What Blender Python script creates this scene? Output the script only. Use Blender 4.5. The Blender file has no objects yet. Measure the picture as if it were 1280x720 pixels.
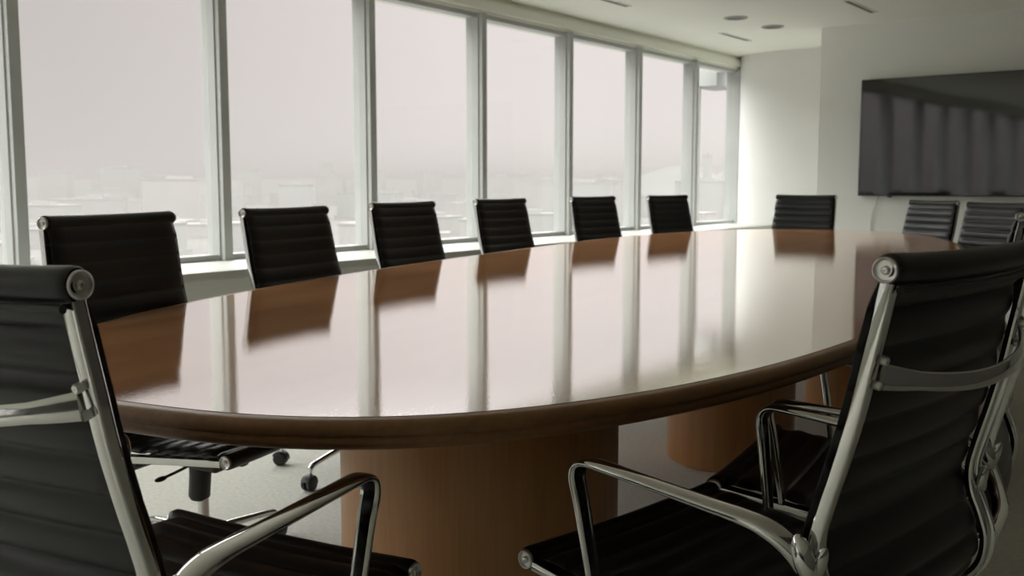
import bpy, math, random
from mathutils import Vector, Matrix
random.seed(4)
C = bpy.context.scene.collection
PI = math.pi
EYE = 1.095          # camera height
WX = -5.0            # inner face of the glazing line
CEIL = 2.57
END_Y = 9.63         # wall with the television

# ------------------------------------------------------------------ helpers
class MB:
    """collects geometry of ONE mesh object"""
    def __init__(s): s.v = []; s.f = []
    def add(s, vs, fs):
        n = len(s.v); s.v += [tuple(p) for p in vs]; s.f += [tuple(i+n for i in f) for f in fs]
    def box(s, x0, y0, z0, x1, y1, z1):
        s.add([(x0,y0,z0),(x1,y0,z0),(x1,y1,z0),(x0,y1,z0),(x0,y0,z1),(x1,y0,z1),(x1,y1,z1),(x0,y1,z1)],
              [(0,3,2,1),(4,5,6,7),(0,1,5,4),(1,2,6,5),(2,3,7,6),(3,0,4,7)])
    def lathe(s, prof, mat=Matrix(), n=32):
        """prof = [(r, z)] revolved about local z"""
        vs = []
        for r, z in prof:
            for k in range(n):
                a = 2*PI*k/n; vs.append(mat @ Vector((r*math.cos(a), r*math.sin(a), z)))
        fs = [(i*n+k, i*n+(k+1) % n, (i+1)*n+(k+1) % n, (i+1)*n+k) for i in range(len(prof)-1) for k in range(n)]
        fs.append(tuple(range(n))[::-1]); fs.append(tuple((len(prof)-1)*n+k for k in range(n)))
        s.add(vs, fs)
    def sweep(s, path, half, ref, n=16, e=2.6, cap=True):
        """superellipse section; half = [(a along ref, b across)] per point"""
        P = [Vector(p) for p in path]; ref = Vector(ref); vs = []
        for i, p in enumerate(P):
            t = (P[min(i+1, len(P)-1)] - P[max(i-1, 0)]).normalized()
            B = (ref - t*ref.dot(t)).normalized(); N = t.cross(B)
            a, b = half[i] if isinstance(half, list) else half
            for k in range(n):
                w = 2*PI*(k+.5)/n; c, q = math.cos(w), math.sin(w)
                vs.append(p + B*(a*math.copysign(abs(c)**(2/e), c)) + N*(b*math.copysign(abs(q)**(2/e), q)))
        m = len(P)
        fs = [(i*n+k, i*n+(k+1) % n, (i+1)*n+(k+1) % n, (i+1)*n+k) for i in range(m-1) for k in range(n)]
        if cap: fs += [tuple(range(n))[::-1], tuple((m-1)*n+k for k in range(n))]
        s.add(vs, fs)
    def tube(s, path, r, n=10): s.sweep(path, (r, r), (.13, .21, .97), n, 2)
    def build(s, name, mat, parent=None, angle=35, bevel=0, warp=None, smooth=True):
        me = bpy.data.meshes.new(name)
        vs = [warp(p) for p in s.v] if warp else s.v
        me.from_pydata(vs, [], s.f); me.update()
        import bmesh
        b = bmesh.new(); b.from_mesh(me); bmesh.ops.recalc_face_normals(b, faces=b.faces); b.to_mesh(me); b.free()
        if smooth:
            me.shade_smooth(); me.set_sharp_from_angle(angle=math.radians(angle))
        me.materials.append(mat)
        o = bpy.data.objects.new(name, me); C.objects.link(o)
        if parent: o.parent = parent
        if bevel:
            m = o.modifiers.new('bevel', 'BEVEL'); m.width = bevel; m.segments = 2; m.limit_method = 'ANGLE'
        return o

def empty(name, loc=(0,0,0), rz=0):
    o = bpy.data.objects.new(name, None); C.objects.link(o)
    o.location = loc; o.rotation_euler = (0, 0, rz); o.empty_display_size = .1
    return o
def tag(o, label=None, cat=None, group=None, kind=None):
    if label: o['label'] = label
    if cat: o['category'] = cat
    if group: o['group'] = group
    if kind: o['kind'] = kind
    return o
def copy_tree(o, parent=None):
    c = o.copy(); C.objects.link(c)
    if parent: c.parent = parent
    for ch in list(o.children): copy_tree(ch, c)
    return c
def structure(mb, name, mat, **k):
    return tag(mb.build(name, mat, **k), kind='structure')
def smooth_path(pts, k=6):
    """Catmull-Rom through pts"""
    P = [Vector(p) for p in pts]; out = []
    for i in range(len(P)-1):
        a = P[i-1] if i else P[0]*2-P[1]; b, c = P[i], P[i+1]
        d = P[i+2] if i+2 < len(P) else P[-1]*2-P[-2]
        for j in range(k):
            t = j/k
            out.append(.5*((2*b)+(c-a)*t+(2*a-5*b+4*c-d)*t*t+(3*b-a-3*c+d)*t**3))
    out.append(P[-1]); return out

# ---------------------------------------------------------------- materials
def mat(name, col=(.5,.5,.5), rough=.5, metal=0, **k):
    m = bpy.data.materials.new(name); m.use_nodes = True
    b = m.node_tree.nodes['Principled BSDF']
    b.inputs['Base Color'].default_value = (*col, 1); b.inputs['Roughness'].default_value = rough
    b.inputs['Metallic'].default_value = metal
    for q, v in k.items(): b.inputs[q.replace('_', ' ')].default_value = v
    return m
def nd(m, t, **k):
    n = m.node_tree.nodes.new(t)
    for q, v in k.items(): setattr(n, q, v)
    return n
def ramp(m, stops):
    r = nd(m, 'ShaderNodeValToRGB'); e = r.color_ramp.elements
    while len(e) < len(stops): e.new(.5)
    for i, (p, c) in enumerate(stops): e[i].position = p; e[i].color = (*c, 1)
    return r
def bump(m, tex_out, strength, dist=.001):
    b = nd(m, 'ShaderNodeBump'); b.inputs['Strength'].default_value = strength; b.inputs['Distance'].default_value = dist
    m.node_tree.links.new(tex_out, b.inputs['Height']); return b
def noise(m, scale, detail=4, stretch=None, coord='Object'):
    tc = nd(m, 'ShaderNodeTexCoord'); mp = nd(m, 'ShaderNodeMapping'); n = nd(m, 'ShaderNodeTexNoise')
    L = m.node_tree.links
    L.new(tc.outputs[coord], mp.inputs[0]); L.new(mp.outputs[0], n.inputs['Vector'])
    if stretch: mp.inputs['Scale'].default_value = stretch
    n.inputs['Scale'].default_value = scale; n.inputs['Detail'].default_value = detail
    return n

def m_leather():
    m = mat('black_leather', (.010,.010,.0097), .36); P = m.node_tree.nodes['Principled BSDF']
    n = noise(m, 260, 3); b = bump(m, n.outputs[0], .18, .0006); m.node_tree.links.new(b.outputs[0], P.inputs['Normal'])
    P.inputs['Specular IOR Level'].default_value = .34
    return m
def m_chrome():
    m = mat('polished_aluminium', (.62,.62,.605), .09, 1); P = m.node_tree.nodes['Principled BSDF']
    n = noise(m, 14, 2); r = ramp(m, [(.3,(.04,)*3), (.75,(.10,)*3)])
    m.node_tree.links.new(n.outputs[0], r.inputs[0]); m.node_tree.links.new(r.outputs[0], P.inputs['Roughness'])
    return m
def m_wood(name, dark, light, gloss_rough, stretch, strong=False):
    m = bpy.data.materials.new(name); m.use_nodes = True; N = m.node_tree.nodes; L = m.node_tree.links
    P = N['Principled BSDF']
    n1 = noise(m, 3.0, 6, stretch); n2 = noise(m, 22, 5, stretch)
    mx = nd(m, 'ShaderNodeMix'); mx.inputs[0].default_value = .4
    L.new(n1.outputs[0], mx.inputs[2]); L.new(n2.outputs[0], mx.inputs[3])
    r = ramp(m, [(.3, dark), (.7, light)]); L.new(mx.outputs[0], r.inputs[0])
    L.new(r.outputs[0], P.inputs['Base Color']); P.inputs['Roughness'].default_value = gloss_rough
    return m, P
def m_tabletop():
    """thick high-gloss lacquer over brown veneer, reflecting more at grazing angles, faint orange peel"""
    m, P = m_wood('lacquered_veneer', (.18,.084,.038), (.28,.135,.063), .35, (4, .35, 1))
    N = m.node_tree.nodes; L = m.node_tree.links; out = N['Material Output']
    P.inputs['Specular IOR Level'].default_value = 0
    g = nd(m, 'ShaderNodeBsdfGlossy'); g.inputs['Roughness'].default_value = .02; g.inputs['Color'].default_value = (.97,.97,.97,1)
    pn = noise(m, 230, 2); bp = bump(m, pn.outputs[0], .11, .0006); L.new(bp.outputs[0], g.inputs['Normal'])
    lw = nd(m, 'ShaderNodeLayerWeight'); lw.inputs[0].default_value = .5
    r = ramp(m, [(0,(.05,)*3), (.45,(.16,)*3), (.70,(.62,)*3), (.78,(.80,)*3), (.88,(.88,)*3), (1,(.9,)*3)])
    L.new(lw.outputs['Facing'], r.inputs[0]); L.new(r.outputs[0], g.inputs['Color'])
    add = nd(m, 'ShaderNodeAddShader'); L.new(P.outputs[0], add.inputs[0]); L.new(g.outputs[0], add.inputs[1])
    L.new(add.outputs[0], out.inputs['Surface'])
    return m
def m_noisy(name, a, b, scale, rough, bs=0, bd=.002, detail=5, spec=.3):
    m = mat(name, a, rough); P = m.node_tree.nodes['Principled BSDF']; n = noise(m, scale, detail)
    r = ramp(m, [(.35, a), (.65, b)]); m.node_tree.links.new(n.outputs[0], r.inputs[0]); m.node_tree.links.new(r.outputs[0], P.inputs['Base Color'])
    P.inputs['Specular IOR Level'].default_value = spec
    if bs:
        q = bump(m, n.outputs[0], bs, bd); m.node_tree.links.new(q.outputs[0], P.inputs['Normal'])
    return m
def m_glass():
    m = bpy.data.materials.new('window_glass'); m.use_nodes = True; N = m.node_tree.nodes; L = m.node_tree.links
    N.remove(N['Principled BSDF'])
    t = nd(m, 'ShaderNodeBsdfTransparent'); t.inputs[0].default_value = (.97,.975,.97,1)
    g = nd(m, 'ShaderNodeBsdfGlossy'); g.inputs['Roughness'].default_value = 0
    lw = nd(m, 'ShaderNodeLayerWeight'); f = ramp(m, [(0,(.02,)*3), (.5,(.03,)*3), (.75,(.08,)*3), (.9,(.25,)*3), (1,(.7,)*3)]); L.new(lw.outputs['Facing'], f.inputs[0])
    x = nd(m, 'ShaderNodeMixShader'); L.new(f.outputs[0], x.inputs[0]); L.new(t.outputs[0], x.inputs[1]); L.new(g.outputs[0], x.inputs[2])
    L.new(x.outputs[0], N['Material Output'].inputs['Surface']); return m

LEATHER = m_leather(); CHROME = m_chrome()
PIPING = mat('black_piping', (.02,.02,.02), .5)
PLASTIC = mat('black_plastic', (.014,.014,.014), .45)
BLACKMETAL = mat('black_metal', (.018,.018,.018), .38)
STEEL = mat('satin_steel', (.72,.71,.69), .3, 1)
TOP = m_tabletop()
EDGE, _p = m_wood('veneer_edge', (.20,.10,.047), (.30,.155,.072), .4, (4, .6, 4)); _p.inputs['Specular IOR Level'].default_value = .25; _p.inputs['Coat Weight'].default_value = .08; _p.inputs['Coat Roughness'].default_value = .15
DRUM, _p = m_wood('drum_veneer', (.40,.19,.07), (.56,.28,.11), .34, (7, 7, .35))
WALL = m_noisy('wall_paint', (.67,.667,.645), (.70,.697,.675), 2, .6)
FRONTWALL = m_noisy('front_wall_paint', (.82,.825,.79), (.84,.845,.81), 2, .6)
BACKWALL = m_noisy('rear_wall_paint', (.10,.098,.09), (.12,.118,.11), 2, .6)
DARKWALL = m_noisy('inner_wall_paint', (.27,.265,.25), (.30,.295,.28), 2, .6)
CEILM = m_noisy('ceiling_paint', (.83,.835,.76), (.85,.855,.78), 1.5, .8)
FRAME = m_noisy('window_frame_paint', (.42,.43,.415), (.45,.46,.445), 3, .4)
SILL = m_noisy('sill_paint', (.54,.54,.505), (.57,.57,.535), 3, .45)
CARPET = m_noisy('grey_carpet', (.66,.655,.61), (.75,.745,.69), 60, .95, .6, .004, 8, .1)
GLASS = m_glass()
SCREEN = mat('screen_glass', (.006,.006,.006), .05); SCREEN.node_tree.nodes['Principled BSDF'].inputs['Specular IOR Level'].default_value = .95
BEZEL = mat('bezel', (.012,.012,.012), .3)
TRIMGREY = mat('downlight_grey', (.10,.10,.09), .5)
LIGHTRING = mat('downlight_rim', (.35,.35,.32), .5)
WHITEPL = mat('white_cable', (.6,.6,.57), .5)

# --------------------------------------------------------------------- room
Y0, Y1, XR = -11.0, 11.35, 3.0
mb = MB(); mb.box(-5.3, Y0-.2, -.12, XR+.2, Y1+.3, 0); structure(mb, 'floor', CARPET, smooth=False)
mb = MB(); mb.box(-5.3, Y0-.2, CEIL, XR+.2, Y1+.3, CEIL+.15); structure(mb, 'ceiling', CEILM, smooth=False)
mb = MB(); mb.box(XR, Y0-.2, 0, XR+.15, Y1, CEIL); structure(mb, 'wall_right', DARKWALL, smooth=False)
mb = MB(); mb.box(-5.3, Y0-.2, 0, XR, Y0, CEIL); structure(mb, 'wall_back', BACKWALL, smooth=False)
# television wall: a thick pier whose near corner shows at its left
mb = MB(); mb.box(-3.44, END_Y, 0, XR, Y1+.3, CEIL); structure(mb, 'wall_front', FRONTWALL, smooth=False)
# rounded wall between the window corner and the pier
mb = MB()
pts = smooth_path([(-5.02,11.36,0),(-4.94,11.19,0),(-4.80,11.07,0),(-4.64,10.995,0),(-4.45,10.955,0),(-4.2,10.95,0),(-3.9,10.98,0),(-3.42,11.05,0)], 6)
vs = []
for p in pts: vs += [(p.x,p.y,0),(p.x,p.y,CEIL)]
n = len(pts); vs += [(-3.42,11.6,0),(-3.42,11.6,CEIL),(-5.02,11.6,0),(-5.02,11.6,CEIL)]
m = n+2
mb.add(vs, [(2*i,2*((i+1) % m),2*((i+1) % m)+1,2*i+1) for i in range(m)] + [tuple(2*i for i in range(m)), tuple(2*i+1 for i in range(m))])
structure(mb, 'wall_corner', WALL, angle=50)
# window wall: plinth, deep sill, header
SILLZ, HEADZ = .637, 2.425
mb = MB(); mb.box(-5.3, Y0, 0, -4.42, Y1, SILLZ-.045); structure(mb, 'wall_left', FRONTWALL, smooth=False)
mb = MB(); mb.box(-5.25, Y0, SILLZ-.045, -4.39, Y1-.4, SILLZ); structure(mb, 'trim_1', SILL, bevel=.004)
mb = MB(); mb.box(-5.3, Y0, HEADZ, -4.99, Y1, CEIL); mb.box(-4.99, Y0, HEADZ+.025, -4.955, Y1, CEIL-.045); structure(mb, 'trim_2', CEILM, smooth=False)
# bays
PITCH = 1.25; ys = [2.61+PITCH*k for k in range(-11, 7)]
for k, y in enumerate(ys):
    yn = y+PITCH if k < len(ys)-1 else 11.25
    f = MB()
    f.box(-5.12, y-.03, SILLZ, -4.955, y+.03, HEADZ)                    # mullion body
    f.box(-5.06, y-.04, SILLZ, -4.99, y+.04, HEADZ)                     # glazing bead
    f.box(-5.10, y+.03, HEADZ-.035, -5.0, yn-.03, HEADZ)
    f.box(-5.10, y+.03, SILLZ, -5.0, yn-.03, SILLZ+.035)
    if k == len(ys)-1: f.box(-5.12, 11.2, SILLZ, -4.955, 11.3, HEADZ)
    w = structure(f, 'window_%d' % (k+1), FRAME, bevel=.003)
    g = MB(); g.box(-5.055, y+.03, SILLZ+.03, -5.047, yn-.03, HEADZ-.03); g.build('glass', GLASS, w, smooth=False)
# facade return seen through the last pane
FACADE = mat('facade_grey', (.30,.31,.30), .6)
mb = MB(); mb.box(-5.66, 11.32, 2.27, -5.3, 12.0, 2.62); structure(mb, 'trim_3', FACADE, smooth=False)
mb = MB(); mb.box(-5.57, 11.33, -3, -5.53, 11.37, 2.27); mb.box(-6.5, 11.34, .62, -5.3, 11.36, .66); structure(mb, 'trim_4', FACADE, smooth=False)
# baseboard
mb = MB(); mb.box(-3.44, END_Y-.012, 0, XR, END_Y, .09); structure(mb, 'baseboard_front', SILL, smooth=False)
# ceiling step at the right: shallow dropped panel with a slot along its edge
mb = MB()
mb.box(-2.76, 2.0, CEIL-.02, XR, 8.92, CEIL); structure(mb, 'trim_5', CEILM, bevel=.003)

# ceiling fittings
def downlight(x, y, label):
    r = empty('ceiling_downlight', (x, y, CEIL)); tag(r, label, 'ceiling light', 'round ceiling fittings near the window corner')
    a = MB(); a.lathe([(.105,0),(.105,-.006),(.098,-.010),(.080,-.010),(.078,-.002),(.078,0)]); a.build('trim_ring', LIGHTRING, r)
    a = MB(); a.lathe([(.079,-.001),(.079,-.004),(.05,-.006),(.02,-.007),(.001,-.007)]); a.build('diffuser', TRIMGREY, r)
downlight(-3.85, 8.58, 'round dark ceiling light farther from the television, left of the pair')
downlight(-3.78, 9.26, 'round dark ceiling light nearer the corner of the television wall')
def slot(x, y0, y1, label, w=.035, along='y'):
    L = y1-y0; r = empty('ceiling_vent', (x, (y0+y1)/2, CEIL-(.02 if x > -2.8 else 0))); tag(r, label, 'vent', 'narrow slot vents in the ceiling')
    a = MB(); a.box(-w, -L/2, -.006, -w+.012, L/2, 0); a.box(w-.012, -L/2, -.006, w, L/2, 0); a.box(-w, -L/2-.01, -.006, w, -L/2, 0); a.box(-w, L/2, -.006, w, L/2+.01, 0)
    a.build('frame', CEILM, r, smooth=False)
    a = MB(); a.box(-w+.012, -L/2, -.003, w-.012, L/2, 0); a.build('slot', TRIMGREY, r, smooth=False)
slot(-4.34, 9.34, 10.0, 'thin slot vent in the ceiling just before the window corner')
slot(-4.33, 6.7, 7.5, 'thin slot vent at the top edge of the photo above the window header')
slot(-2.74, 8.2, 8.9, 'thin slot vent in the ceiling above the wall beside the television')

# ------------------------------------------------------- television and cable
tv = empty('television', (-3.025, END_Y, .985), math.radians(-2.6))
TW, TH = 2.0, 1.068
a = MB(); a.box(0, -.055, 0, TW, -.012, TH); a.build('housing', BEZEL, tv, bevel=.004)
a = MB()
for x0, x1, z0, z1 in ((0,TW,0,.012),(0,TW,TH-.008,TH),(0,.008,0,TH),(TW-.008,TW,0,TH)): a.box(x0, -.059, z0, x1, -.0545, z1)
a.build('bezel', BEZEL, tv, smooth=False)
a = MB()   # glass panel with the slight waviness of a large sheet
nx, nz = 60, 24; vs = []
for i in range(nx+1):
    for j in range(nz+1):
        x, z = .008+(TW-.016)*i/nx, .012+(TH-.02)*j/nz
        vs.append((x, -.0565+.00035*math.sin(6*x+1.2*math.sin(4*z))*math.sin(2.2*z+.6), z))
a.add(vs, [(i*(nz+1)+j, (i+1)*(nz+1)+j, (i+1)*(nz+1)+j+1, i*(nz+1)+j+1) for i in range(nx) for j in range(nz)])
a.build('screen', SCREEN, tv, angle=180)
a = MB(); a.box(TW*.32, -.013, TH*.25, TW*.6, .024, TH*.75); a.build('wall_mount', BLACKMETAL, tv, smooth=False)
a = MB(); a.box(.27, -.05, -.014, .31, -.03, 0); a.build('sensor', BEZEL, tv, smooth=False)
tag(tv, 'large black flat television on the wall, reflecting the row of windows', 'television')
a = MB(); a.tube(smooth_path([(-2.84,END_Y-.02,1.0),(-2.87,END_Y-.03,.9),(-2.905,END_Y-.02,.78),(-2.91,END_Y-.012,.6),(-2.9,END_Y-.018,.32),(-2.9,END_Y-.018,.006)]), .006)
tag(a.build('power_cable', WHITEPL), 'thin pale cable hanging down the wall below the television', 'cable')

# -------------------------------------------------------------------- table
HT = .355; TA = .187; TCX, TCY = -5.886*HT, 12.256*HT
def outline(off=0, n=240):
    e = 2.678; A, B = 3.186*HT, 9.857*HT; pts = []
    for k in range(n):
        w = 2*PI*k/n; c, s = math.cos(w), math.sin(w)
        pts.append(Vector((A*math.copysign(abs(c)**(2/e), c), B*math.copysign(abs(s)**(2/e), s))))
    if off:
        out = []
        for k in range(n):
            t = (pts[(k+1) % n]-pts[k-1]).normalized(); out.append(pts[k]+Vector((t.y, -t.x))*off)
        pts = out
    return pts
tbl = empty('conference_table', (TCX, TCY, 0), TA)
def rings(prof, cap_top=False, cap_bot=False):
    a = MB(); n = 240; vs = []
    for off, z in prof: vs += [(p.x, p.y, z) for p in outline(off, n)]
    fs = [(i*n+k, i*n+(k+1) % n, (i+1)*n+(k+1) % n, (i+1)*n+k) for i in range(len(prof)-1) for k in range(n)]
    if cap_top: fs.append(tuple(range(n)))
    if cap_bot: fs.append(tuple((len(prof)-1)*n+k for k in range(n))[::-1])
    a.add(vs, fs); return a
rings([(-.030,.740),(-.0301,.7395),(-.034,.700)], True, True).build('tabletop', TOP, tbl, angle=20)
rings([(-.030,.7393),(-.014,.7392),(-.006,.738),(.000,.734),(.0035,.728),(.004,.722),(.0015,.7165),(-.002,.7145),(-.001,.711),(.000,.706),(-.006,.698),(-.022,.690),(-.05,.684),(-.10,.682)], False, True).build('edge_band', EDGE, tbl, angle=50)
inv = Matrix.Rotation(-TA, 4, 'Z') @ Matrix.Translation((-TCX, -TCY, 0))
for x, y, ra, rb in ((-1.42,1.80,.32,.32), (-1.675,3.77,.25,.30), (-1.55,4.97,.24,.24), (-2.75,6.5,.25,.25)):
    p = inv @ Vector((x, y, 0)); a = MB(); n = 96; vs = []
    prof = [(1,0,.003),(1,0,.06),(1,0,.4),(1,0,.684)]
    for q, _, z in prof: vs += [(p.x+ra*math.cos(2*PI*k/n), p.y+rb*math.sin(2*PI*k/n), z) for k in range(n)]
    fs = [(i*n+k, i*n+(k+1) % n, (i+1)*n+(k+1) % n, (i+1)*n+k) for i in range(3) for k in range(n)]
    fs += [tuple(range(n))[::-1], tuple(3*n+k for k in range(n))]
    a.add(vs, fs); a.build('drum_pedestal', DRUM, tbl)
tag(tbl, 'long glossy brown oval meeting table on wooden drum pedestals', 'table')

# -------------------------------------------------------------------- chair
# side profile (y forward, z up) of the aluminium side frames, top roll to front roll
PROF = [(-.331,.984),(-.321,.93),(-.309,.87),(-.295,.80),(-.277,.73),(-.260,.67),(-.250,.625),(-.253,.585),(-.268,.545),(-.278,.505),
        (-.270,.462),(-.240,.430),(-.190,.414),(-.12,.412),(-.04,.420),(.06,.434),(.16,.448),(.262,.462)]
path = smooth_path([(0, y, z) for y, z in PROF], 8)
S = [0]
for i in range(1, len(path)): S.append(S[-1]+(path[i]-path[i-1]).length)
TOTAL = S[-1]
def at(s):
    s = max(0, min(TOTAL-1e-6, s)); i = max(j for j in range(len(S)) if S[j] <= s)
    t = (s-S[i])/(S[i+1]-S[i]); p = path[i].lerp(path[i+1], t)
    tg = (path[min(i+2, len(path)-1)]-path[max(i-1, 0)]).normalized()
    return p, tg, Vector((0, -tg.z, tg.y))   # normal towards the sitter
def flare(p):
    """frames spread a little from the headrest down to the seat"""
    t = max(0, min(1, (.99-p[2])/.5)); return (p[0]*(1+.075*t), p[1], p[2])
HW = .250
CH = .053
BEND = S[10*8]
def pad(s0, s1, rows_per=12):
    a = MB(); nrow = int((s1-s0)/CH*rows_per)+1; xs = [math.sin(PI/2*(-1+2*i/14)) for i in range(15)]
    xs = [max(-.9995, min(.9995, .55*(-1+2*i/14)+.45*x)) for i, x in enumerate(xs)]
    vs = []
    for r in range(nrow+1):
        s = s0+(s1-s0)*r/nrow; p, t, nrm = at(s)
        ph = abs(math.sin(PI*s/CH)); h = .0038+.0088*ph**.5; hb = .0015+.0105*ph**.5
        e = min(1, s/.05, (TOTAL-s)/.05); off = .003+.0125*e**.7
        loop = []
        for x in xs: loop.append((x*HW, off-.011*(1-x*x)+h*(1-abs(x)**16)**.5))
        for x in xs[::-1]: loop.append((x*HW, off-.011*(1-x*x)-hb*(1-abs(x)**16)**.5))
        for x, o in loop: q = p+nrm*o; vs.append((x, q.y, q.z))
    m = len(loop)
    fs = [(i*m+k, i*m+(k+1) % m, (i+1)*m+(k+1) % m, (i+1)*m+k) for i in range(nrow) for k in range(m)]
    fs += [tuple(range(m)), tuple(nrow*m+k for k in range(m))[::-1]]
    a.add(vs, fs); return a
def frame(sd):
    sec = [(.2575,-.0125),(.2580,-.011),(.2575,.002),(.2565,.0035),(.232,.0035),(.2305,.002),(.2285,-.005),(.2295,-.0085),(.2315,-.0095),(.2440,-.0095),(.2460,-.0085),(.2475,-.006),(.2500,-.006),(.2510,-.0095),(.2515,-.0125),(.2530,-.0140),(.2560,-.0140)]
    a = MB(); vs = []; st = [.012+(TOTAL-.022)*i/110 for i in range(111)]
    for s in st:
        p, t, nrm = at(s)
        for x, o in sec: q = p+nrm*o; vs.append((sd*x, q.y, q.z))
    m = len(sec); n = len(st)
    a.add(vs, [(i*m+k, i*m+(k+1) % m, (i+1)*m+(k+1) % m, (i+1)*m+k) for i in range(n-1) for k in range(m)] + [tuple(range(m)), tuple((n-1)*m+k for k in range(m))])
    return a
def roll(y, z, sag_y, sag_z, rr):
    xs = [-1, -.985, -.95]+[-.9+1.8*i/16 for i in range(17)]+[.95, .985, 1]
    a = MB(); a.sweep([(x*(HW+.004), y+sag_y*(1-x*x), z+sag_z*(1-x*x)) for x in xs], [(rr-.0025,)*2]+[(rr-.0006,)*2]+[(rr,)*2]*(len(xs)-4)+[(rr-.0006,)*2]+[(rr-.0025,)*2], (0,0,1), 28, 2)
    return a
def cap_disc(sd, y, z, q=1):
    a = MB(); m = Matrix.Translation((sd*(HW+.002), y, z)) @ Matrix.Rotation(sd*PI/2, 4, 'Y')
    a.lathe([(.0155,0),(.0163,.004),(.0160,.0065),(.0148,.0078),(.0134,.0070),(.0122,.0035),(.0085,.0025),(.0055,.003),(.005,.0065),(.0035,.0080),(.0012,.0082),(.001,.0060)], m @ Matrix.Diagonal((q,q,1,1)), 32)
    return a
def spread_bar(y, z, bow_y, bow_z, hw, hh, th):
    pts = []; hf = []
    for i in range(25):
        u = -1+2*i/24; pts.append((u*hw, y+bow_y*(1-abs(u)**2.2), z+bow_z*(1-u*u)))
        k = 1+.35*max(0, abs(u)-.75)/.25; hf.append((hh*k, th))
    a = MB(); a.sweep(pts, hf, (0,.12,1), 14, 3); return a
def armrest(sd):
    x0 = sd*.262; x1 = sd*.277
    pts = [(x0,.128,.440),(x0,.131,.47),(sd*.266,.140,.53),(sd*.270,.149,.59),(sd*.273,.155,.625),(sd*.274,.153,.642),(sd*.275,.145,.653),(sd*.276,.130,.6585),(sd*.277,.105,.6585),
           (sd*.278,.04,.654),(sd*.278,-.03,.6485),(sd*.278,-.10,.643),(sd*.278,-.15,.639),(sd*.278,-.185,.633),(sd*.278,-.212,.622),(sd*.277,-.232,.606),(sd*.275,-.243,.588)]
    ws = [.0125,.0140,.0155,.0170,.0182,.0186,.0188,.0188,.0186,.0190,.0198,.0208,.0215,.0212,.0190,.0158,.012]
    hs = [.0065,.0070,.0075,.0078,.0075,.0072,.0070,.0068,.0065,.0062,.0062,.0068,.0078,.0095,.0110,.0110,.0090]
    P = smooth_path(pts, 4); hf = []
    for i in range(len(P)):
        q = i/4; j = min(int(q), len(ws)-2); t = q-j; hf.append((ws[j]*(1-t)+ws[j+1]*t, hs[j]*(1-t)+hs[j+1]*t))
    a = MB(); a.sweep(P, hf, (1,0,0), 16, 2.8); return a
def ellipsoid(a, c, r, rot=Matrix(), n=20, m=12):
    c = Vector(c); vs = []
    for i in range(m+1):
        w = -PI/2+PI*max(.02, min(.98, i/m))
        for k in range(n):
            q = 2*PI*k/n; vs.append(c + rot @ Vector((r[0]*math.cos(w)*math.cos(q), r[1]*math.cos(w)*math.sin(q), r[2]*math.sin(w))))
    fs = [(i*n+k, i*n+(k+1) % n, (i+1)*n+(k+1) % n, (i+1)*n+k) for i in range(m) for k in range(n)]
    fs += [tuple(range(n))[::-1], tuple(m*n+k for k in range(n))]
    a.add(vs, fs)

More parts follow.
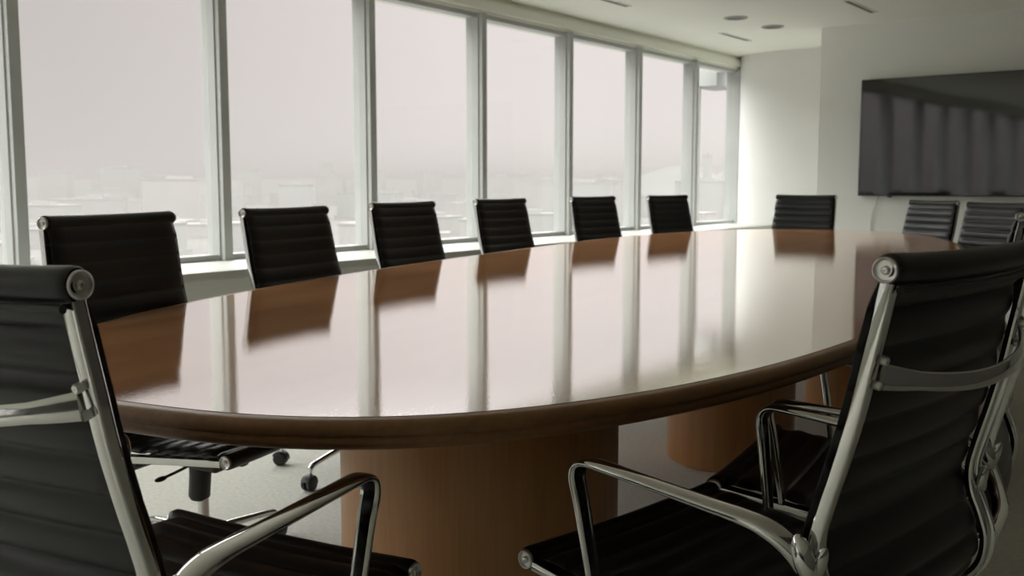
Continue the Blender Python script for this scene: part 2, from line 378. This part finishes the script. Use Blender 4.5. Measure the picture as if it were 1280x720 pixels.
def make_chair():
    root = empty('office_chair')
    pad(.004, BEND).build('backrest', LEATHER, root, angle=75, warp=flare)
    st = pad(BEND, TOTAL-.004).build('seat', LEATHER, root, angle=75, warp=flare)
    hr = roll(-.331, .987, -.012, -.004, .0210).build('headrest_roll', LEATHER, root, angle=60)
    a = MB(); a.tube([(x*HW*.985, -.3455-.012*(1-x*x), .9615-.004*(1-x*x)) for x in [-1+i/10 for i in range(21)]], .0055)
    a.build('piping', PIPING, hr)
    roll(.268, .463, 0, -.006, .0205).build('front_roll', LEATHER, root, angle=60, warp=flare)
    for sd in (-1, 1):
        fr = frame(sd).build('side_frame', CHROME, root, angle=30, warp=flare)
        cap_disc(sd, -.331, .987, 1.03).build('end_cap', STEEL, fr, angle=25)
        cap_disc(sd, .268, .463, 1.0).build('end_cap', STEEL, fr, angle=25, warp=flare)
    b = spread_bar(-.325, .852, -.045, -.024, .236, .0130, .0045).build('back_bar', CHROME, root, angle=60, warp=flare)
    for sd in (-1, 1):                                   # two screws at each end
        for dz, dy in ((.016, .002), (-.016, -.005)):
            bt = MB()
            p = Vector((sd*.236, -.3225+(-dz)*.22, .856+dz))
            m = Matrix.Translation(p) @ Matrix.Rotation(PI/2+.2, 4, 'X')
            bt.lathe([(.0060,-.004),(.0060,.0035),(.0045,.0055),(.0012,.0056),(.001,.0045)], m, 14)
            bt.build('screw', STEEL, b, angle=40, warp=flare)
    spread_bar(-.02, .402, .0, -.012, .245, .012, .014).build('seat_bar', BLACKMETAL, root, angle=60, warp=flare)
    for sd in (-1, 1):
        ar = armrest(sd).build('armrest', CHROME, root, angle=50)
        k = MB(); rot = Matrix.Rotation(.28, 3, 'X')
        ellipsoid(k, (sd*.286, -.250, .606), (.0135, .0150, .034), Matrix.Rotation(-.35, 3, 'X'))
        ellipsoid(k, (sd*.271, -.264, .598), (.011, .009, .028), rot)
        ellipsoid(k, (sd*.276, -.238, .566), (.006, .006, .008))
        k.build('arm_joint', CHROME, ar, angle=60)
    # tilt mechanism, column
    a = MB(); a.box(-.055, -.12, .335, .055, .09, .395); a.box(-.02, .09, .355, .02, .15, .385); a.build('tilt_mechanism', BLACKMETAL, root, bevel=.012)
    a = MB(); a.sweep([(.05,.03,.365),(.14,.035,.362),(.20,.035,.36)], (.004,.004), (0,0,1), 10, 2); ellipsoid(a, (.215,.035,.36), (.022,.010,.006)); a.build('tilt_lever', BLACKMETAL, root)
    col = MB(); col.lathe([(.016,.09),(.016,.30)], Matrix(), 24); colo = col.build('column', STEEL, root)
    a = MB(); a.lathe([(.024,.235),(.030,.245),(.030,.30),(.033,.345),(.028,.36),(.01,.362)], Matrix(), 24); a.build('column_cover', PLASTIC, root)
    a = MB(); a.lathe([(.02,.078),(.036,.082),(.040,.10),(.036,.125),(.026,.135),(.01,.136)], Matrix(), 28); a.build('base_hub', CHROME, root)
    for k in range(5):
        R = Matrix.Rotation(2*PI*k/5, 4, 'Z')
        a = MB(); P = [(.02,0,.108),(.06,0,.112),(.12,0,.110),(.20,0,.102),(.27,0,.094),(.302,0,.088),(.315,0,.078)]
        a.sweep([R @ Vector(p) for p in P], [(.016,.017),(.015,.015),(.013,.012),(.011,.010),(.0105,.009),(.0105,.009),(.009,.008)], R @ Vector((0,1,0)), 14, 2.6)
        leg = a.build('base_leg', CHROME, root, angle=60)
        a = MB(); a.tube([R @ Vector(p) for p in [(.312,0,.084),(.312,0,.056)]], .006, 12); cs = a.build('caster', STEEL, root)
        a = MB()
        for q in (-1, 1):
            m = R @ Matrix.Translation((.322, q*.011, .0265)) @ Matrix.Rotation(PI/2, 4, 'X')
            a.lathe([(.020,-.009),(.0255,-.007),(.0265,-.003),(.0265,.003),(.0255,.007),(.020,.009)], m, 24)
        a.build('wheel', PLASTIC, cs, angle=40)
        a = MB(); P2 = [R @ Vector((.322+.030*math.cos(w), 0, .0265+.030*math.sin(w))) for w in [math.radians(d) for d in range(20, 200, 15)]]
        a.sweep(P2, (.017,.0022), R @ Vector((0,1,0)), 10, 4); a.build('wheel_hood', PLASTIC, cs, angle=60)
    return root

chairs = [  # x, y, yaw, z shift, base turn, label
 (-.649,1.567,81.0,.003,10,'large black leather chair at front right, seen from behind with bowed chrome bar'),
 (-1.312,.887,7.6,0,25,'black leather chair at the left front edge of the photo seen from behind'),
 (-.665,2.24,98,-.006,50,'black leather chair cut by the right edge, just beyond the large front right chair'),
 (-.99,3.91,97,0,20,'chair showing only its chrome roll end, above the front right backrest'),
 (-2.335,1.705,-73.0,-.021,30,'nearest black window side chair, its seat corner and chrome roll showing under the table'),
 (-2.737,2.724,-79.5,0,0,'second black window side chair from the left, before the pane between two mullions'),
 (-3.131,3.80,-85,0,15,'third window side chair from the left, beside the third mullion'),
 (-3.446,5.007,-89.4,0,40,'fourth window side chair from the left, three from the window corner'),
 (-3.597,6.292,-95.9,0,5,'fifth window side chair from the left, next to last before the corner'),
 (-3.53,7.30,-99.5,0,33,'farthest window side chair, small and black near the window corner'),
 (-3.024,7.85,178.2,0,12,'lone black chair at the far end of the table before the rounded white wall'),
 (-2.143,7.677,144.5,-.033,0,'grey looking ribbed chair below the left part of the television'),
 (-1.487,6.553,144.2,-.025,28,'grey looking ribbed chair below the television near the right edge of the photo'),
]
proto = make_chair()
for i, (x, y, yaw, dz, turn, label) in enumerate(chairs):
    o = proto if i == 0 else copy_tree(proto)
    o.location = (x, y, 0); o.rotation_euler = (0, 0, math.radians(yaw))
    tag(o, label, 'chair', 'chairs around the meeting table')
    if 4 <= i <= 9:         # the window side chairs have no arms
        for ch in [c for c in o.children if c.name.startswith('armrest')]:
            for g in list(ch.children): bpy.data.objects.remove(g)
            bpy.data.objects.remove(ch)
    for ch in o.children:
        nm = ch.name.split('.')[0]
        if nm in ('base_leg', 'caster'): ch.rotation_euler.z = math.radians(turn)
        elif nm not in ('column', 'base_hub'):
            ch.location.z = dz
            if i == 4:      # this one rocks a little forward about its column head
                ch.rotation_euler.x = -.09; pv = Vector((0, 0, .38)); ch.location += pv-Matrix.Rotation(-.09, 3, 'X') @ pv

# ------------------------------------------------------------- city outside
GZ = -42
def m_ground():
    m = mat('pale_city_ground', (.7,.69,.68), .9); P = m.node_tree.nodes['Principled BSDF']; L = m.node_tree.links
    n = noise(m, .012, 6, (1.0, .35, 1)); r = ramp(m, [(.3,(.130,.132,.127)), (.45,(.143,.143,.138)), (.55,(.160,.152,.148)), (.7,(.143,.143,.139))])
    L.new(n.outputs[0], r.inputs[0]); L.new(r.outputs[0], P.inputs['Base Color']); P.inputs['Specular IOR Level'].default_value = 0
    return m
GROUND = m_ground()
HILL = m_noisy('hazy_hill', (.165,.168,.162), (.175,.178,.172), .01, .9, spec=0)
def m_build(name, c):
    m = mat(name, c, .8); P = m.node_tree.nodes['Principled BSDF']; L = m.node_tree.links; P.inputs['Specular IOR Level'].default_value = 0
    tc = nd(m, 'ShaderNodeTexCoord'); b = nd(m, 'ShaderNodeTexBrick'); mp = nd(m, 'ShaderNodeMapping'); mp.inputs['Rotation'].default_value = (PI/2, 0, .5)
    L.new(tc.outputs['Object'], mp.inputs[0]); L.new(mp.outputs[0], b.inputs['Vector'])
    b.inputs['Color1'].default_value = (*[v*.88 for v in c], 1); b.inputs['Color2'].default_value = (*[v*.93 for v in c], 1); b.inputs['Mortar'].default_value = (*c, 1)
    b.inputs['Scale'].default_value = .25; b.inputs['Mortar Size'].default_value = .2
    L.new(b.outputs['Color'], P.inputs['Base Color']); return m
BM = [m_build('pale_concrete', (.27,.268,.26)), m_build('grey_render', (.255,.256,.247)), m_build('warm_render', (.285,.274,.265))]
mb = MB(); mb.add([(-9000,-6000,GZ),(-20,-6000,GZ),(-20,14000,GZ),(-9000,14000,GZ)], [(0,1,2,3)])
tag(mb.build('terrain', GROUND, smooth=False), kind='structure')
def hill(pts, depth, name):
    a = MB(); n = len(pts); vs = []
    for j, k in enumerate((0, .35, .7, 1, .7, .35, 0)):
        for x, y, h in pts:
            d = Vector((x, y)).normalized()*depth*(j-3)/3
            hh = h*k*(1+.05*math.sin(x*.011+j))
            vs.append((x+d.x, y+d.y, GZ-2+hh))
    fs = [(j*n+i, j*n+i+1, (j+1)*n+i+1, (j+1)*n+i) for j in range(6) for i in range(n-1)]
    a.add(vs, fs); return tag(a.build(name, HILL, angle=180), kind='structure')
def polar(px, D):   # compass direction of a landmark as seen from the room
    az = math.radians(36.4)-math.atan((px-640)/1268); return -math.sin(az)*D, math.cos(az)*D
def ridge(prof, D):
    out = []
    for px, dy in prof:
        x, y = polar(px, D); out.append((x, y, dy/1268*D*math.cos(math.atan((px-640)/1268))+44))
    return out
hill(ridge([(760,-2),(785,2),(800,9),(820,16),(840,21),(860,24),(880,21),(895,13),(905,18),(915,24),(940,30),(980,28),(1020,10)], 2600), 500, 'hills')
hill(ridge([(-60,6),(40,9),(120,6),(200,9),(300,5),(420,8),(500,5),(600,9),(700,6),(790,9),(900,6)], 5200), 700, 'hills')
placed = []
def building(px, D, w, d, h, m):
    x, y = polar(px, D); r = (w+d)/2+4
    if any((x-a)**2+(y-b)**2 < (r+c)**2*.8 for a, b, c in placed): return
    placed.append((x, y, r)); a = MB()
    a.box(-w/2,-d/2,0,w/2,d/2,h); a.box(-w/2-.4,-d/2-.4,h,w/2+.4,d/2+.4,h+1.2); a.box(-w*.15,-d*.2,h+1.2,w*.2,d*.2,h+4); a.box(-w/2-3,-d/2-3,0,w/2+2,d/2+2,min(5, h*.3))
    o = a.build('distant_building', m, smooth=False); o.location = (x, y, GZ); o.rotation_euler.z = random.uniform(0, 1.5)
    tag(o, 'pale hazy city building seen far off through the tall windows', 'building', 'distant hazy buildings beyond the windows')
for px, D, w, h in ((70,2000,60,62),(150,1900,70,70),(165,1900,50,66),(310,2400,55,72),(408,2200,16,86),(468,2200,22,70),(476,2300,18,72),(536,2300,50,68),(650,2300,60,64),(760,2200,40,60),(884,1500,10,84)):
    building(px, D, w, 24, h, BM[1])
for k in range(110):
    D = random.choice([550, 800, 1200, 1700, 2300])*random.uniform(.85, 1.2)
    px = random.uniform(-30, 900) if k > 20 else random.uniform(20, 560)
    h = random.uniform(8, 20) if D < 1000 else random.uniform(14, 42+D*.009)
    building(px, D, random.uniform(18, 60)*(1 if D < 1000 else 1.5), random.uniform(14, 30), h, random.choice(BM))

# low haze lying over the city
HAZE = bpy.data.materials.new('city_haze'); HAZE.use_nodes = True
HAZE.node_tree.nodes.remove(HAZE.node_tree.nodes['Principled BSDF'])
v = nd(HAZE, 'ShaderNodeVolumePrincipled'); v.inputs['Color'].default_value = (.275,.258,.252,1); v.inputs['Density'].default_value = .00045; v.inputs['Absorption Color'].default_value = (0,0,0,1)
HAZE.node_tree.links.new(v.outputs[0], HAZE.node_tree.nodes['Material Output'].inputs['Volume'])
mb = MB(); mb.box(-8900, -5900, GZ-1, -160, 13900, 55)
tag(mb.build('haze_layer', HAZE, smooth=False), kind='structure')

# -------------------------------------------------------------------- light
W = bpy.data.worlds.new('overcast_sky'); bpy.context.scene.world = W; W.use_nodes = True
N = W.node_tree.nodes; L = W.node_tree.links; bg = N['Background']
tc = N.new('ShaderNodeTexCoord'); sp = N.new('ShaderNodeSeparateXYZ'); L.new(tc.outputs['Generated'], sp.inputs[0])
def wramp(src, lo, hi, stops):
    mr = N.new('ShaderNodeMapRange'); mr.inputs[1].default_value = lo; mr.inputs[2].default_value = hi; L.new(src, mr.inputs[0])
    r = N.new('ShaderNodeValToRGB'); e = r.color_ramp.elements
    while len(e) < len(stops): e.new(.5)
    for i, (p, c) in enumerate(stops): e[i].position = p; e[i].color = (*([c]*3 if not isinstance(c, tuple) else c), 1)
    L.new(mr.outputs[0], r.inputs[0]); return r.outputs[0]
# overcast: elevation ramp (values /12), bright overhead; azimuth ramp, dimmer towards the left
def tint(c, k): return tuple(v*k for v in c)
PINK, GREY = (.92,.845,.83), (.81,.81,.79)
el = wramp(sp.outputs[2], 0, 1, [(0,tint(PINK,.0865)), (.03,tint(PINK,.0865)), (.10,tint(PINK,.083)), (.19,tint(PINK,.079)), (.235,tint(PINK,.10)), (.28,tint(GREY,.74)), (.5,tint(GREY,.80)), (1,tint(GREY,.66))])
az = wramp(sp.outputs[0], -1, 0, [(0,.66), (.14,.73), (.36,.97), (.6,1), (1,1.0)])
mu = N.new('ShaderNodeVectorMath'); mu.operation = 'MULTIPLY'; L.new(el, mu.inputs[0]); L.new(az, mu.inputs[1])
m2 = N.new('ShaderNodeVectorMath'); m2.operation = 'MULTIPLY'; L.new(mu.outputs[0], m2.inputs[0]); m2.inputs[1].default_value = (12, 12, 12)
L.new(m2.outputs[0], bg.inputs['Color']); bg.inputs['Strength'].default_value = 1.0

# ------------------------------------------------------------------- camera
cd = bpy.data.cameras.new('camera'); cam = bpy.data.objects.new('camera', cd); C.objects.link(cam)
cd.sensor_width = 36; cd.lens = 1261/1280*36; cd.clip_start = .05; cd.clip_end = 30000
cam.location = (0, 0, EYE); cam.rotation_euler = (PI/2-math.atan(130/1261), 0, math.radians(36.4))
cd.dof.use_dof = True; cd.dof.focus_distance = 1.75; cd.dof.aperture_fstop = 8
sc = bpy.context.scene; sc.camera = cam
sc.view_settings.view_transform = 'Standard'; sc.view_settings.look = 'None'; sc.view_settings.gamma = 1; sc.view_settings.use_curve_mapping = False
sc.view_settings.exposure = 0.0
sc.cycles.max_bounces = 10; sc.cycles.diffuse_bounces = 8; sc.cycles.glossy_bounces = 5; sc.cycles.transparent_max_bounces = 12
sc.cycles.caustics_reflective = False
